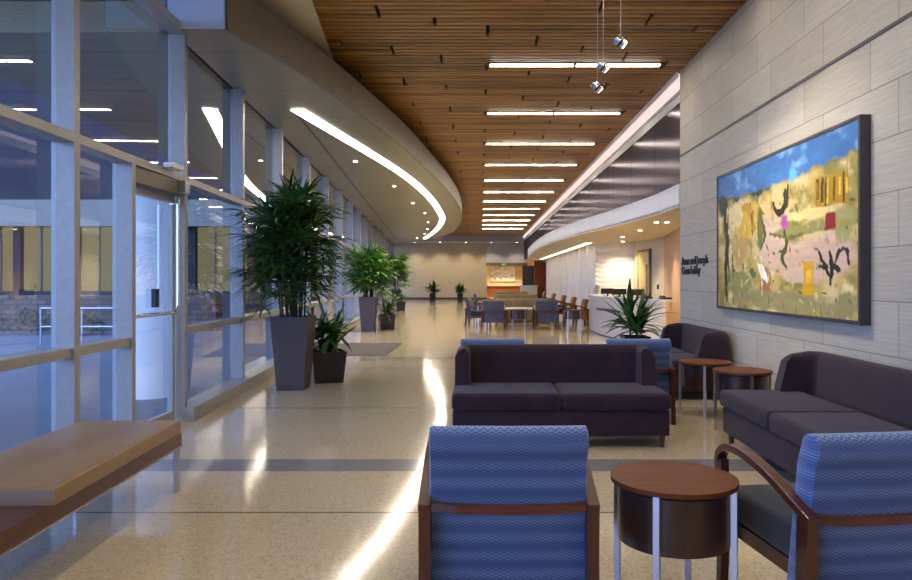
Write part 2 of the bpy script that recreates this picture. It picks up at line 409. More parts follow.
# right reception bulkhead
RB = [(2.93, 10.47), (2.90, 12), (2.68, 14.4), (2.36, 17), (2.09, 20.5), (2.02, 25), (2.12, 30), (2.3, 34), (2.8, 37.2), (3.9, 39.8)]
RZ = 2.46
rc = [(p.x, p.y) for p in catmull([(a, b, 0) for a, b in RB], 8)]
rb = MB(); rb.sweep([(a, b, RZ) for a, b in rc], [(0, 0), (.04, 0), (.04, .34), (0, .34)]); struct(rb.build('trim_5', M['white']))
rb = MB(); rb.prism(rc+[(3.9, 43.8), (8, 43.8), (8, 10.47)], RZ+.015, RZ+.05); struct(rb.build('ceiling_reception', M['plaster']))
rb = MB(); rb.prism(rc+[(3.9, 43.8), (8, 43.8), (8, 10.47)], RZ+.3, RZ+.32); struct(rb.build('ceiling_reception_top', M['white']))
# textured ripple walls
def ripple(name, p0, p1, z1, nu, nz, fn):
    b = MB(); p0 = Vector(p0); p1 = Vector(p1); d = (p1-p0); L = d.length; d.normalize(); nrm = Vector((-d.y, d.x, 0)); G = []
    for i in range(nu+1):
        row = []
        for j in range(nz+1):
            u = L*i/nu; z = z1*j/nz; q = p0+d*u+nrm*fn(u, z); row.append(b.bm.verts.new((q.x, q.y, z)))
        G.append(row)
    for i in range(nu):
        for j in range(nz): b.bm.faces.new((G[i][j], G[i+1][j], G[i+1][j+1], G[i][j+1]))
    return struct(b.build(name, M['ripple'], smooth=50))
ripple('wall_ripple', (3.62, 20.7, 0), (3.74, 38.5, 0), 2.475, 420, 60, lambda u, z: (.20*(1-((u/1.9) % 1.0))+.010*math.sin(u*2*PI/.19)*(.5+.5*math.sin(z*9+u))))
ripple('wall_ripple_end', (3.36, 20.7, 0), (4.5, 20.7, 0), 2.475, 40, 140, lambda u, z: -.03+.006*math.sin(z*44+1.6*math.sin(u*4.3)+.8*math.sin(u*9)))
wc = MB()
def vwall(b, p, q, t, z0, z1):
    p = Vector((*p, 0)); q = Vector((*q, 0)); d = (q-p).normalized(); n = Vector((-d.y, d.x, 0))*t
    b.prism([(p.x, p.y), (q.x, q.y), (q.x+n.x, q.y+n.y), (p.x+n.x, p.y+n.y)], z0, z1)
vwall(wc, (4.66, 18.0), (4.47, 20.7), -.1, 0, 2.475); struct(wc.build('wall_reception', M['plaster']))
wc = MB(); vwall(wc, (4.12, 14.5), (4.66, 18.0), -.12, 0, 2.475); struct(wc.build('wall_peach', M['peach']))
wc = MB(); vwall(wc, (4.04, 14.0), (4.12, 14.5), -.1, 0, 2.2); struct(wc.build('door_3', M['yellowdoor']))

# ------------------------------------------------------------------ window wall
mull = [-5, -3.2, -1.2, .82, 2.87, 4.91, 6.93, 9.0, 11.3]
while mull[-1] < 49: mull.append(mull[-1]+2.6)
def beam(b, ya, yb, off_in, off_out, z0, z1):
    """box following the wall between ya and yb; offsets measured from the glass line towards the room"""
    b.prism([(xglass(ya)+off_in, ya), (xglass(yb)+off_in, yb), (xglass(yb)-off_out, yb), (xglass(ya)-off_out, ya)], z0, z1)
for i, (a, b_) in enumerate(zip(mull, mull[1:])):
    r = struct(empty('window_%d' % (i+1), (xglass(a), a, 0))); near = b_ <= 7
    inv = Matrix.Translation((-xglass(a), -a, 0))
    def part(nm, mb, mat):
        bmesh.ops.transform(mb.bm, matrix=inv, verts=mb.bm.verts[:]); return mb.build(nm, mat, r)
    top = CE if near else SZ
    m_ = MB(); m_.box(xglass(a)-.03, xface(a), a-.034, a+.034, .0 if near else .0, top); part('mullion', m_, M['alu'])
    door = abs(a-4.91) < .01
    y0, y1 = a+.034, b_-.034
    t_ = MB(); beam(t_, y0, y1, .13, .02, 2.33, 2.395)
    part('transom', t_, M['alu'])
    if near:
        t_ = MB(); beam(t_, y0, y1, .13, .02, 3.77, 3.85); part('transom', t_, M['alu'])
    ye = 5.76 if door else y1
    t_ = MB(); beam(t_, y0, ye, .11, .02, .845, .91); part('rail', t_, M['alu'])
    p_ = MB()
    def pane(ya, yb, z0, z1):
        p_.quad((xglass(ya), ya, z0), (xglass(yb), yb, z0), (xglass(yb), yb, z1), (xglass(ya), ya, z1))
    pane(y0, ye, .14, .845); pane(y0, ye, .91, 2.33); pane(y0, y1, 2.395, 3.77 if near else SZ)
    if near: pane(y0, y1, 3.85, CE)
    part('pane', p_, M['glass'])
    if door:
        j = MB(); j.box(xglass(5.8)-.03, xface(5.8), 5.76, 5.82, 0, 2.33); part('mullion', j, M['alu'])
    c_ = MB(); beam(c_, y0-.07, ye if door else y1+.03, .22, .02, 0, .14); part('sill', c_, M['alu'])
# glass entrance door
dr = struct(empty('door_1', (xglass(6.35), 6.35, 0)))
dx = lambda y: xglass(y)-xglass(6.35)
def dpart(nm, mb, mat, par=dr, **k): return mb.build(nm, mat, par, **k)
st = MB()
for (u, v, z0, z1) in ((-.525, -.475, .02, 2.18), (.45, .50, .02, 2.18), (-.475, .45, .02, .12), (-.475, .45, 2.12, 2.18)): st.box(-.02, .03, u, v, z0, z1)
leaf = dpart('door_frame', st, M['alu'])
p_ = MB(); p_.quad((0, -.475, .12), (0, .45, .12), (0, .45, 2.12), (0, -.475, 2.12)); dpart('pane', p_, M['glass'])
hd = MB(); hd.box(-.02, .12, -.525, .545, 2.19, 2.325, bev=.006); hdo = dpart('door_closer', hd, M['fascia'])
pb = MB(); pth = [(.1, -.5, 1.075), (.1, .2, 1.075)]+[(.1, .33+.09*math.sin(t), 1.165-.09*math.cos(t)) for t in [k*PI/10 for k in range(6)]]+[(.1, .42, 2.16)]
pb.tube(pth, .018, 10, Vector((1, 0, 0))); pb.box(.02, .11, -.51, -.48, 1.06, 1.09); pb.box(.02, .11, .405, .435, 2.1, 2.13); dpart('push_bar', pb, M['chrome'], smooth=40)
lk = MB(); lk.box(.005, .05, .06, .13, 1.13, 1.3, bev=.005); dpart('lock_case', lk, M['dark'])
se = MB(); se.box(-.05, .05, -.13, .13, 0, .045, bev=.012); so_ = se.build('motion_sensor', M['white']); so_.location = (xglass(6.5)+.18, 6.5, 2.395); so_.rotation_euler = (0, 0, .05)
tag(so_, 'small white motion sensor on the transom above the glass door', 'sensor')
bx = MB(); bx.box(-.06, .06, -.06, .06, 0, .12, bev=.008); bo = bx.build('closer_box', M['steel']); bo.parent = dr; bo.location = (.14, .40, 2.2)

# ------------------------------------------------------------------ outside
bd = thing('building', 'dusk-lit building across the plaza with glowing ground floor windows', 'building', (-18, 24, 0))
b = MB(); b.box(-12, 11.5, .3, 8, 0, 1.0); b.box(-12, 11.5, .3, 8, 3.2, 14)
b.box(-12, 11.5, 6, 8, 1.0, 3.2)
for k in range(12): b.box(-12+k*2.0, -11.75+k*2.0, .3, .6, 1.0, 3.2)
b.build('wall', M['facade'], bd)
b = MB(); b.box(-12, 11.5, 0, .3, 3.2, 4.1); b.build('canopy', M['fascia'], bd)
for k in range(11):
    b = MB(); b.box(-11.75+k*2.0, -10.0+k*2.0, .5, .55, 1.0, 3.2); wo_ = b.build('window', M['lit'], bd)
    b = MB()
    for q in (.6, 1.2): b.box(-11.75+k*2.0+q, -11.7+k*2.0+q, .44, .5, 1.0, 3.2)
    b.build('window_bar', M['frame'], wo_)
dup(bd, (-18, 72, 0), 0, 'added distant building covering the bright sky behind the far windows')  # made-up copy, added to dim the bright sky in the far panes
b = MB(); b.box(-30, -7.3, 19.6, 20.0, -.04, .95); tag(b.build('garden_wall', M['masonry']), 'low brown brick wall across the plaza seen through the windows', 'wall')
b = MB(); b.lathe([(.34, -.04), (.34, 2.6), (.36, 2.62), (.36, 2.70), (.30, 2.73)], 48); o = b.build('round_column', M['white'], smooth=40); o.location = (-4.06, 8.75, 0)
tag(o, 'pale round column standing outside behind the glass door', 'column')
def bush(loc, r, label, seed):
    rnd = random.Random(seed); b = MB()
    for i in range(420):
        v = Vector((rnd.gauss(0, 1), rnd.gauss(0, 1), rnd.gauss(0, 1))).normalized()*r*rnd.uniform(.6, 1); v.z = abs(v.z)*.9+.05
        d = Vector((rnd.gauss(0, 1), rnd.gauss(0, 1), rnd.gauss(0, .6)+.5)).normalized()*.12; sd = d.cross(Vector((0, 0, 1))).normalized()*.03
        b.quad(v, v+d*.5+sd, v+d, v+d*.5-sd)
    o = b.build('shrub', M['bush']); o.location = loc
    return tag(o, label, 'shrub', 'shrubs outside on the plaza')
bush((-12.0, 18.6, -.04), .75, 'dark shrub before the brick wall, seen through the leftmost pane', 1)
bush((-10.2, 18.4, -.04), .55, 'small dark shrub before the brick wall, right of the larger one', 2)
b = MB()
for k in range(4): b.tube([(k*.9, 0, 0), (k*.9, 0, .8)], .02)
for z in (.4, .8): b.tube([(0, 0, z), (2.7, 0, z)], .02)
o = b.build('hand_railing', M['steel']); o.location = (-9.6, 15.5, -.04); tag(o, 'thin metal railing outside on the plaza', 'railing')

# ------------------------------------------------------------------ lights
def linear_light(y, label):
    t = thing('linear_light', label, 'ceiling light', (1.35, y, CE), 0, 'linear lights crossing the slatted ceiling')
    h = MB(); h.box(-1.26, 1.26, -.06, .06, -.02, 0); h.build('housing', M['dark'], t)
    for s in (-1, 1):
        d = MB(); d.box(-.59, .59, -.045, .045, -.028, -.021, mat=Matrix.Translation((s*.615, 0, 0))); d.build('diffuser', M['lin_emit'], t)
    return t
words = ['first', 'second', 'third', 'fourth', 'fifth', 'sixth', 'seventh', 'eighth', 'ninth', 'tenth', 'eleventh', 'farthest']
L0 = linear_light(10.1, 'linear ceiling light nearest the camera, largest of the row')
for k in range(1, 12):
    dup(L0, (1.35, 10.1+2.92*k, CE), 0, ('linear ceiling light, %s of the row counting from the nearest' % words[k]) if k < 11 else 'smallest and farthest linear ceiling light of the row', 'linear lights crossing the slatted ceiling')
for k in (-1, -2, -3): dup(L0, (1.35, 10.1+2.92*k, CE), 0, 'linear ceiling light of the row above and behind the camera', 'linear lights crossing the slatted ceiling')
SP = [(-2.58, 10.02), (-1.80, 15.7), (-1.50, 19.9), (-1.42, 24.4), (-1.52, 28.5), (-2.12, 34.2), (-3.2, 41.2)]
spc = [(p.x, p.y, SZ-.012) for p in catmull([(a, b, 0) for a, b in SP], 10)]
b = MB(); b.sweep(spc, [(-.10, 0), (.10, 0), (.10, .01), (-.10, .01)])
tag(b.build('curved_strip_light', M['strip_emit']), 'long curved strip light recessed in the bulkhead soffit', 'ceiling light')
cv = thing('cove_light', 'pinkish white cove light along the top of the metal wall', 'cove light', (3.04, 10.47, 4.2))
b = MB(); b.sweep([(-.10, 0, .235), (-.10, 38.3, .235)], [(0, 0), (.055, -.20), (.045, -.21), (-.01, 0)]) ; b.build('diffuser', M['cove_emit'], cv)
b = MB(); b.box(-.13, -.11, 0, 38.3, .17, .255); b.box(-.045, 0, 0, 38.3, .005, .02); b.box(-.012, -.002, 0, 38.3, -.12, .0); b.build('cove_lip', M['white'], cv)
def downlight(x, y, z, label, group, power=None, spot=150, col=(1, .82, .55)):
    t = thing('downlight', label, 'downlight', (x, y, z), 0, group)
    b = MB(); b.lathe([(.062, -.006), (.062, 0)], 20); b.build('trim_ring', M['white'], t)
    b = MB(); b.lathe([(.042, -.010), (.042, -.0065)], 20); b.build('lens', M['down_emit'], t)
    L = bpy.data.lights.new('downlight_lamp', 'SPOT'); L.energy = power or DOWN; L.spot_size = math.radians(spot*.8); L.spot_blend = .8; L.color = col; L.shadow_soft_size = .05
    lo = bpy.data.objects.new('downlight_lamp', L); COL.objects.link(lo); lo.parent = t; lo.location = (0, 0, -.03)
    return t
DL = [(-2.53, 14.4), (-2.2, 18.2), (-2.1, 22.2), (-1.98, 25.5), (-2.16, 29.5), (-2.5, 33.5), (-2.9, 37), (-3.6, 40.7)]
for k, (x, y) in enumerate(DL):
    downlight(x, y, SZ, 'round downlight in the curved soffit, %s' % ('nearest the camera' if k == 0 else 'farthest from the camera' if k == 7 else words[k]+' counting from the nearest'), 'downlights beside the curved strip light')
for k, (x, y, lb) in enumerate([(3.33, 13.4, 'left one of the nearest pair of reception downlights'), (3.53, 13.4, 'right one of the nearest pair of reception downlights'), (3.52, 15.6, 'reception downlight between the pair and the wavy wall'), (3.62, 18.0, 'reception downlight nearest the wavy white wall'), (4.05, 20.1, 'downlight washing the end of the wavy white wall')]):
    downlight(x, y, RZ+.015, lb, 'downlights in the reception soffit', 95, col=(1, .86, .6))
b = MB(); b.box(3.12, 3.30, 20.9, 37.2, RZ+.005, RZ+.014); tag(b.build('wall_washer', emit('wash_diffuser', '#ffe9c8', 2.6)), 'long slot light in the soffit grazing the wavy white wall', 'ceiling light')
for k in range(5):
    downlight(-4.6+k*1.8, 50.0, 4.04, 'small downlight in the soffit before the far cream wall', 'downlights along the far wall', 80)
for x, y in ((1.2, 55.4), (2.6, 55.4)):
    downlight(x, y, 3.4, 'downlight in the far lounge ceiling', 'downlights in the far lounge', 800)
lc = MB(); lc.box(-.5, 8, 51.2, 57.8, 3.4, 3.5); struct(lc.build('ceiling_lounge', M['plaster']))

for k, (x, y) in enumerate([(a, c) for c in (-3.6, -1.2, 1.2, 3.6, 6.0) for a in (-1.0, 1.9)]):
    downlight(x, y, CE-.003, 'added out-of-view downlight brightening the foreground seating', 'added fill downlights over the foreground', NEAR_FILL, 175, (1, .86, .68))  # unseen fill lamps, added to brighten the foreground

def pendant(x, y, z, tilt, yaw, label):
    t = thing('pendant_spotlight', label, 'pendant light', (x, y, CE), 0, 'pendant spotlights by the painting wall')
    b = MB(); b.tube([(0, 0, 0), (0, 0, z-CE+.06)], .0035, 8); b.build('cord', M['steel'], t)
    R_ = Matrix.Translation((0, 0, z-CE)) @ Matrix.Rotation(yaw, 4, 'Z') @ Matrix.Rotation(tilt, 4, 'Y')
    b = MB(); b.lathe([(.018, .06), (.033, .056), (.037, .045), (.037, -.04), (.032, -.04), (.030, -.03)][::-1], 24); bmesh.ops.transform(b.bm, matrix=R_, verts=b.bm.verts[:]); hd = b.build('lamp_head', M['chrome'], t, smooth=40)
    b = MB(); b.lathe([(.040, -.010), (.040, .008)], 24); bmesh.ops.transform(b.bm, matrix=R_, verts=b.bm.verts[:]); b.build('ring', M['dark'], hd)
    b = MB(); b.lathe([(.030, -.044), (.030, -.0405)], 24); bmesh.ops.transform(b.bm, matrix=R_, verts=b.bm.verts[:]); b.build('lens', M['pend_emit'], hd)
    L = bpy.data.lights.new('spot_lamp', 'SPOT'); L.energy = PEND; L.spot_size = math.radians(75); L.spot_blend = .7; L.color = (1, .92, .8); L.shadow_soft_size = .03
    lo = bpy.data.objects.new('spot_lamp', L); COL.objects.link(lo); lo.parent = t
    lo.matrix_local = R_ @ Matrix.Translation((0, 0, -.07))
    return t
pendant(1.19, 6.0, 3.39, -math.radians(52), .0, 'highest pendant spotlight, rightmost of the three')
pendant(1.13, 6.5, 3.33, -math.radians(50), .1, 'middle pendant spotlight, crossing the nearest linear light')
pendant(1.16, 7.0, 3.28, -math.radians(48), .2, 'lowest pendant spotlight, leftmost of the three')

# ------------------------------------------------------------------ furniture builders
def make_chair(label, group):
    t = thing('armchair', label, 'armchair', (0, 0, 0), 0, group)
    W = .322
    # back slab: slight lean and rounded top roll
    b = MB(); n = 14; prof = []
    for k in range(n+1):
        s_ = k/n; z = .27+.50*s_; yb = -.27-.045*s_
        prof.append((yb, z))
    back = [(y, z) for y, z in prof]+[(-.315+.055*math.sin(a)-.005, .77+.048*math.sin(a)+.0) for a in ()]
    path = []
    outer = [(-.265-.075*k/8, .19+.57*k/8) for k in range(9)]
    top = [(-.305+.058*math.cos(a), .765+.052*math.sin(a)) for a in [PI+.5-k*(PI+.5)/9 for k in range(10)]]
    inner = [(-.23+.07*0-.0*k+(.08*(k/8)), .765-.55*k/8) for k in range(9)]
    ring = outer[:-1]+top+inner[1:]
    xs = [-.305, -.298, -.2, 0, .2, .298, .305]; rings = []
    for i, x in enumerate(xs):
        sc = .0 if i not in (0, 6) else .012; bow = -.012*(1-(x/.305)**2)
        cy = sum(p[0] for p in ring)/len(ring); 
        rings.append([b.bm.verts.new((x, p[0]+bow+(sc if p[0] < -.27 else -sc), p[1]-(sc if p[1] > .7 else -sc if p[1] < .3 else 0))) for p in ring])
    m_ = len(ring)
    for a, c in zip(rings, rings[1:]):
        for i in range(m_): b.bm.faces.new((a[i], a[(i+1) % m_], c[(i+1) % m_], c[i]))
    b.bm.faces.new(rings[0][::-1]); b.bm.faces.new(rings[-1]); bmesh.ops.recalc_face_normals(b.bm, faces=b.bm.faces[:])
    b.build('backrest', M['blue'], t, smooth=45)
    b = MB(); b.box(-.295, .295, -.22, .34, .30, .45, bev=.035, seg=3); b.build('seat', M['black_fabric'], t, smooth=40)
    b = MB(); b.box(-.29, .29, -.22, .30, .24, .30); b.build('seat_frame', M['walnut_x'], t)
    b = MB(); b.sweep([(-W+.01, -.335, .515), (-.2, -.36, .513), (0, -.368, .512), (.2, -.36, .513), (W-.01, -.335, .515)], [(-.014, -.016), (.014, -.016), (.014, .016), (-.014, .016)]); b.build('back_rail', M['walnut_x'], t)
    for s in (-1, 1):
        pts = catmull([(s*W, -.36, .512), (s*W, -.25, .55), (s*W, -.08, .605), (s*W, .1, .64), (s*W, .25, .64), (s*W, .33, .60), (s*W, .345, .55)], 4)
        b = MB(); b.sweep(pts, [(-.024, -.016), (.024, -.016), (.024, .016), (-.024, .016)], Vector((0, 0, 1))); b.build('armrest', M['walnut'], t, bevel=.004)
        b = MB(); b.sweep([(s*W, -.325, .52), (s*W, -.315, .3), (s*W, -.34, 0)], [(-.022, -.035), (.022, -.035), (.022, .035), (-.022, .035)], Vector((0, 1, 0))); b.build('leg', M['walnut_z'], t)
        b = MB(); b.sweep([(s*W, .335, .57), (s*W, .31, .3), (s*W, .325, 0)], lambda i: [(-.018, -.032+.008*i), (.02, -.032+.008*i), (.02, .03-.006*i), (-.02, .03-.006*i)], Vector((0, 1, 0))); b.build('leg', M['walnut_z'], t)
    return t
C1 = make_chair('blue patterned armchair seen from behind in the foreground, left of the round table', 'blue armchairs of the near group')
C1.location = (.11, 3.05, 0)
dup(C1, (1.462, 2.937, 0), math.radians(8), 'blue patterned armchair in the foreground right of the round table', 'blue armchairs of the near group')
dup(C1, (.12, 7.1, 0), 0, 'blue armchair just behind the left end of the front charcoal sofa', 'blue armchairs of the near group')
dup(C1, (1.52, 7.12, 0), 0, 'blue armchair just behind the right end of the front charcoal sofa', 'blue armchairs of the near group')

def make_sofa(label, group, W=1.8, D=.84):
    t = thing('sofa', label, 'sofa', (0, 0, 0), 0, group); h = W/2
    # facing -Y : back at +Y
    b = MB(); b.box(-h+.01, h-.01, -D/2+.02, D/2-.03, .10, .315, bev=.02, seg=2); b.build('base', M['velvet'], t, smooth=40)
    for s in (-1, 1):
        b = MB(); b.box(min(0, s*(h-.003)), max(0, s*(h-.003)), -D/2-.01, D/2-.2, .315, .455, bev=.045, seg=4)
        me = b.bm
        for v in me.verts:
            if v.co.z > .42: v.co.z += .018*max(0, 1-((abs(v.co.x)-h/2)/(h/2))**2)*max(0, 1-((v.co.y+.1)/(D/2))**2)
        b.build('seat_cushion', M['velvet'], t, smooth=50)
    # tub back with short wings, rounded corners
    r = .16; th = .11; ho = h-.015; yb = D/2; yf = D/2-.42
    def U(off):
        P = [(-ho+off, yf)]; rr = max(r-off, .03); cx = ho-off-rr; cy = yb-off-rr
        P += [(-cx-rr*math.cos(a), cy+rr*math.sin(a)) for a in [k*PI/12 for k in range(7)]]
        P += [(cx+rr*math.sin(a), cy+rr*math.cos(a)) for a in [k*PI/12 for k in range(7)]]
        P += [(ho-off, yf)]; return P
    for (nm, fn) in (('backrest', None),):
        b = MB(); rows = []
        lev = [(0, .30, 0), (0, .70, .0), (.005, .745, .012), (.02, .772, .03), (.055, .785, .055)]
        ring = []
        O = U(0); I = U(th); n = len(O); cols = []
        sect = [(0, .12), (-.012, .45), (-.02, .70), (-.008, .755), (.03, .783), (th/2, .79)]
        for i in range(n):
            o = Vector(O[i]); q = Vector(I[i]); d = (q-o).normalized(); L = (q-o).length
            prof_ = [(0, .20), (-.006, .5), (-.012, .70), (.004, .752), (.032, .780), (L/2, .787), (L-.032, .780), (L-.004, .752), (L, .70), (L+.015, .46), (L+.015, .32)]
            zs = 1.0-.05*(1 if i in (0, n-1) else 0)
            wt_ = max(0, 1-min(i, n-1-i)/1.0) if min(i, n-1-i) == 0 else 0
            cols.append([b.bm.verts.new((o.x+d.x*a-(1 if o.x > 0 else -1)*.03*max(0, z-.3), o.y+d.y*a+wt_*.26*max(0, z-.42)+(.12*max(0, z-.74)*wt_*8), z-.02*wt_*(z > .7))) for a, z in prof_])
        m_ = len(cols[0])
        # subdivide front ends to round them
        for a, c in zip(cols, cols[1:]):
            for i in range(m_-1): b.bm.faces.new((a[i], a[i+1], c[i+1], c[i]))
            b.bm.faces.new((a[m_-1], a[0], c[0], c[m_-1]))
        b.bm.faces.new(cols[0]); b.bm.faces.new(cols[-1][::-1]); bmesh.ops.recalc_face_normals(b.bm, faces=b.bm.faces[:])
        b.build('backrest', M['velvet'], t, smooth=55)
    for sx in (-1, 1):
        for sy in (-1, 1):
            b = MB(); b.cyl((sx*(h-.06), sy*(D/2-.08)), .018, 0, .105, 12, .028); b.build('leg', M['walnut_z'], t, smooth=40)
    return t
S1 = make_sofa('charcoal two seat sofa facing the camera in the middle of the group', 'charcoal sofas of the near groups')
S1.location = (.665, 6.2, 0)
S2 = make_sofa('long charcoal sofa along the stone wall below the painting', 'charcoal sofas of the near groups', 2.06, .86)
S2.location = (2.46, 4.98, 0); S2.rotation_euler = (0, 0, -PI/2)
dup(S1, (2.47, 9.0, 0), -PI/2, 'charcoal sofa on the stone wall beyond the two small tables', 'charcoal sofas of the near groups')
def make_table(label, group):
    t = thing('drum_table', label, 'side table', (0, 0, 0), 0, group)
    b = MB(); b.cyl((0, 0), .262, .53, .55, 64, bev=.004); b.build('tabletop', M['tabletop'], t, smooth=40)
    b = MB(); b.cyl((0, 0), .232, .29, .515, 64); b.build('drum', M['drum'], t, smooth=40)
    b = MB(); b.cyl((0, 0), .20, .515, .53, 32); b.build('spacer', M['dark'], t, smooth=40)
    for k in range(4):
        a = math.radians(60+90*k); R_ = Matrix.Translation((.246*math.cos(a), .246*math.sin(a), 0)) @ Matrix.Rotation(a, 4, 'Z')
        b = MB(); b.box(-.0125, .0125, -.0125, .0125, 0, .529); bmesh.ops.transform(b.bm, matrix=R_, verts=b.bm.verts[:]); b.build('leg', M['steel'], t)
    return t
T1 = make_table('round drum side table with silver legs between the two foreground armchairs', 'round drum side tables')
T1.location = (.818, 3.0, 0)
dup(T1, (2.30, 7.25, 0), .2, 'round drum side table next to the farther charcoal sofa', 'round drum side tables')
dup(T1, (2.42, 6.55, 0), .5, 'round drum side table at the far end of the long sofa', 'round drum side tables')

# bench
bn = thing('bench', 'long low walnut bench by the windows with metal blade legs', 'bench', (-1.9, 4.66, 0))
sk = Matrix.Identity(4)
def bprism(pts, z0, z1, bev=0): 
    m_ = MB(); m_.prism(pts, z0, z1, bev=bev); return m_
bprism([(-.06, 0), (.045-.04+.07, -3.7), (-.62, -3.7), (-.75, 0)], .295, .38).build('slab', M['walnut'], bn)
b = MB(); b.sweep([(-.055, 0, .292), (.078, -3.7, .292)], [(-.004, -.004), (.004, -.004), (.004, .004), (-.004, .004)]); b.build('metal_edge', M['steel'], bn)
for yy, dx_ in ((-.04, -.065), (-3.5, .06)):
    b = MB(); b.box(dx_-.018, dx_+.002, yy-.03, yy+.02, 0, .295); b.build('leg', M['steel'], bn)
    b = MB(); b.box(dx_-.66, dx_-.645, yy-.04, yy+.02, 0, .295); b.build('leg', M['steel'], bn)
b = MB(); b.prism([(-1.965, 4.655), (-1.885, 3.14), (-2.545, 3.12), (-2.62, 4.655)], .381, .462, bev=.018, seg=3)
tag(b.build('bench_cushion', M['leather'], smooth=40), 'flat tan vinyl cushion lying on the wooden bench', 'cushion')

# mat
b = MB(); b.prism([(-3.2, 12.9), (-1.71, 12.9), (-1.68, 15.5), (-3.25, 15.5)], .0, .008); tag(b.build('entrance_mat', M['mat']), 'dark grey rectangular entrance mat on the floor beyond the tall planter', 'mat')

# ------------------------------------------------------------------ painting
import numpy as np
def painting():
    NU, NV = 300, 150; rs = np.random.RandomState(4)
    def vn(fu, fv, seed):
        r = np.random.RandomState(seed); g_ = r.rand(int(fv)+3, int(fu)+3)
        U, V = np.meshgrid(np.linspace(0, fu, NU+1), np.linspace(0, fv, NV+1)); i = V.astype(int); j = U.astype(int); a = V-i; b = U-j
        a = a*a*(3-2*a); b = b*b*(3-2*b)
        return (g_[i, j]*(1-a)*(1-b)+g_[i+1, j]*a*(1-b)+g_[i, j+1]*(1-a)*b+g_[i+1, j+1]*a*b)
    def fbm(fu, fv, s): return .5*vn(fu, fv, s)+.3*vn(fu*2, fv*2, s+1)+.2*vn(fu*4, fv*4, s+2)
    U, V = np.meshgrid(np.linspace(0, 1, NU+1), np.linspace(0, 1, NV+1))
    C = np.zeros((NV+1, NU+1, 3)); L = lambda h: np.array(lin(h)[:3])
    def blend(mask, col): 
        nonlocal C
        m = np.clip(mask, 0, 1)[..., None]; C = C*(1-m)+L(col)*m
    n1 = fbm(8, 5, 1); n2 = fbm(14, 9, 11); n3 = fbm(30, 12, 21); n4 = fbm(12, 30, 31); n5 = fbm(60, 34, 41)
    C[:] = L('#b39a52'); blend((n1-.45)*5, '#c9b482'); blend((n2-.52)*5, '#8f8446'); blend((n3-.58)*6, '#d8c48e'); blend((.4-n1)*6, '#7f7a3a')
    def blob(cu, cv, ru, rv, col, k=1., nz=n2, amp=.8):
        d = ((U-cu)/ru)**2+((V-cv)/rv)**2; blend((1-d+(nz-.5)*amp*2)*2.2*k, col)
    blob(.30, .38, .14, .13, '#c9a23c'); blob(.18, .33, .08, .1, '#d8c38c'); blob(.52, .32, .14, .1, '#cfb070'); blob(.50, .55, .11, .2, '#c8ac98')
    blob(.80, .68, .2, .15, '#c4a492'); blob(.65, .68, .12, .14, '#c4a68e'); blob(.92, .5, .06, .1, '#9a9560'); blob(.72, .5, .25, .04, '#8d8a4a'); blob(.7, .42, .2, .04, '#d9c480')
    blob(.45, .85, .05, .15, '#a0704a'); blob(.22, .62, .08, .12, '#b5965a'); blob(.4, .45, .03, .15, '#6f6f34'); blob(.2, .82, .14, .1, '#8a8a4e'); blob(.6, .93, .5, .08, '#93885a', .8)
    pal = ['#6f6a30', '#d9c68f', '#a8863a', '#57562c', '#c9a06a', '#b8a98a', '#8a6a3a', '#e0d2a8', '#3e4026', '#bb8f2e']
    for k in range(230):
        cu, cv2 = rs.rand(), .2+.8*rs.rand(); an = rs.choice([0, 1.4, 1.57, 1.2])+rs.randn()*.25; ln, wd_ = .01+.045*rs.rand(), .004+.011*rs.rand()
        a_ = (U-cu)*2.04; b_ = V-cv2; p_ = a_*np.cos(an)+b_*np.sin(an); q_ = -a_*np.sin(an)+b_*np.cos(an)
        blend((1-(p_/ln)**2-(q_/wd_)**2+(n5-.5)*1.8)*1.3*(.35+.6*rs.rand()), pal[k % len(pal)])
    # sky
    hor = .17+.035*np.sin(U*3.1+.5)+.03*(n3-.5)*2+.02*(n1-.5); sky = (hor-V)*60
    m = np.clip(sky, 0, 1)[..., None]; sk_ = L('#24568f')*(1-n1[..., None])+L('#4a86c0')*n1[..., None]; sk_ = sk_*(1-np.clip((n2-.55)*3, 0, .7)[..., None])+L('#8fbbe0')*np.clip((n2-.55)*3, 0, .7)[..., None]
    C = C*(1-m)+sk_*m
    blend(((.03-np.abs(V-hor-.0))*45)*(U < .5)*(n3*1.8-.3), '#1d3038'); blend((.012-np.abs(V-hor))*80*(n2), '#4a4a30'); blob(.05, .22, .05, .1, '#2c3a34', .8)
    blob(.64, .17, .03, .05, '#58a8d0', .7)
    def rect(u0, u1, v0, v1, col, j=.004):
        blend(np.minimum.reduce([(U-u0), (u1-U), (V-v0), (v1-V)])*120+(n5-.5)*1.6, col)
    rect(.775, .955, .225, .40, '#a87f1c')
    for k in range(16):
        cu = .785+.16*rs.rand(); blend((.006-np.abs(U-cu-.01*(n3-.5)))*300*(V > .225+.05*rs.rand())*(V < .40-.06*rs.rand()), ['#5c4512', '#e0b93c', '#3a3010'][k % 3])
    rect(.83, .893, .43, .53, '#8a1426'); rect(.845, .89, .53, .59, '#d0ac98'); rect(.565, .612, .395, .49, '#b04aa0'); rect(.705, .775, .69, .89, '#c8961e'); rect(.72, .76, .74, .82, '#d8ac3a')
    def stroke(pts, wd, col, seg=14):
        P = catmull([(a, b, 0) for a, b in pts], seg)
        for i, p in enumerate(P):
            ww = 1.6*wd*(.5+.6*math.sin(PI*(i+1)/(len(P)+1))); d = np.hypot((U-p.x)*2.04, V-p.y)+(n5-.5)*.028; blend((ww-d)*140, col)
    stroke([(.09, .2), (.075, .35), (.10, .5), (.085, .7), (.095, .95)], .022, '#262620', 20)
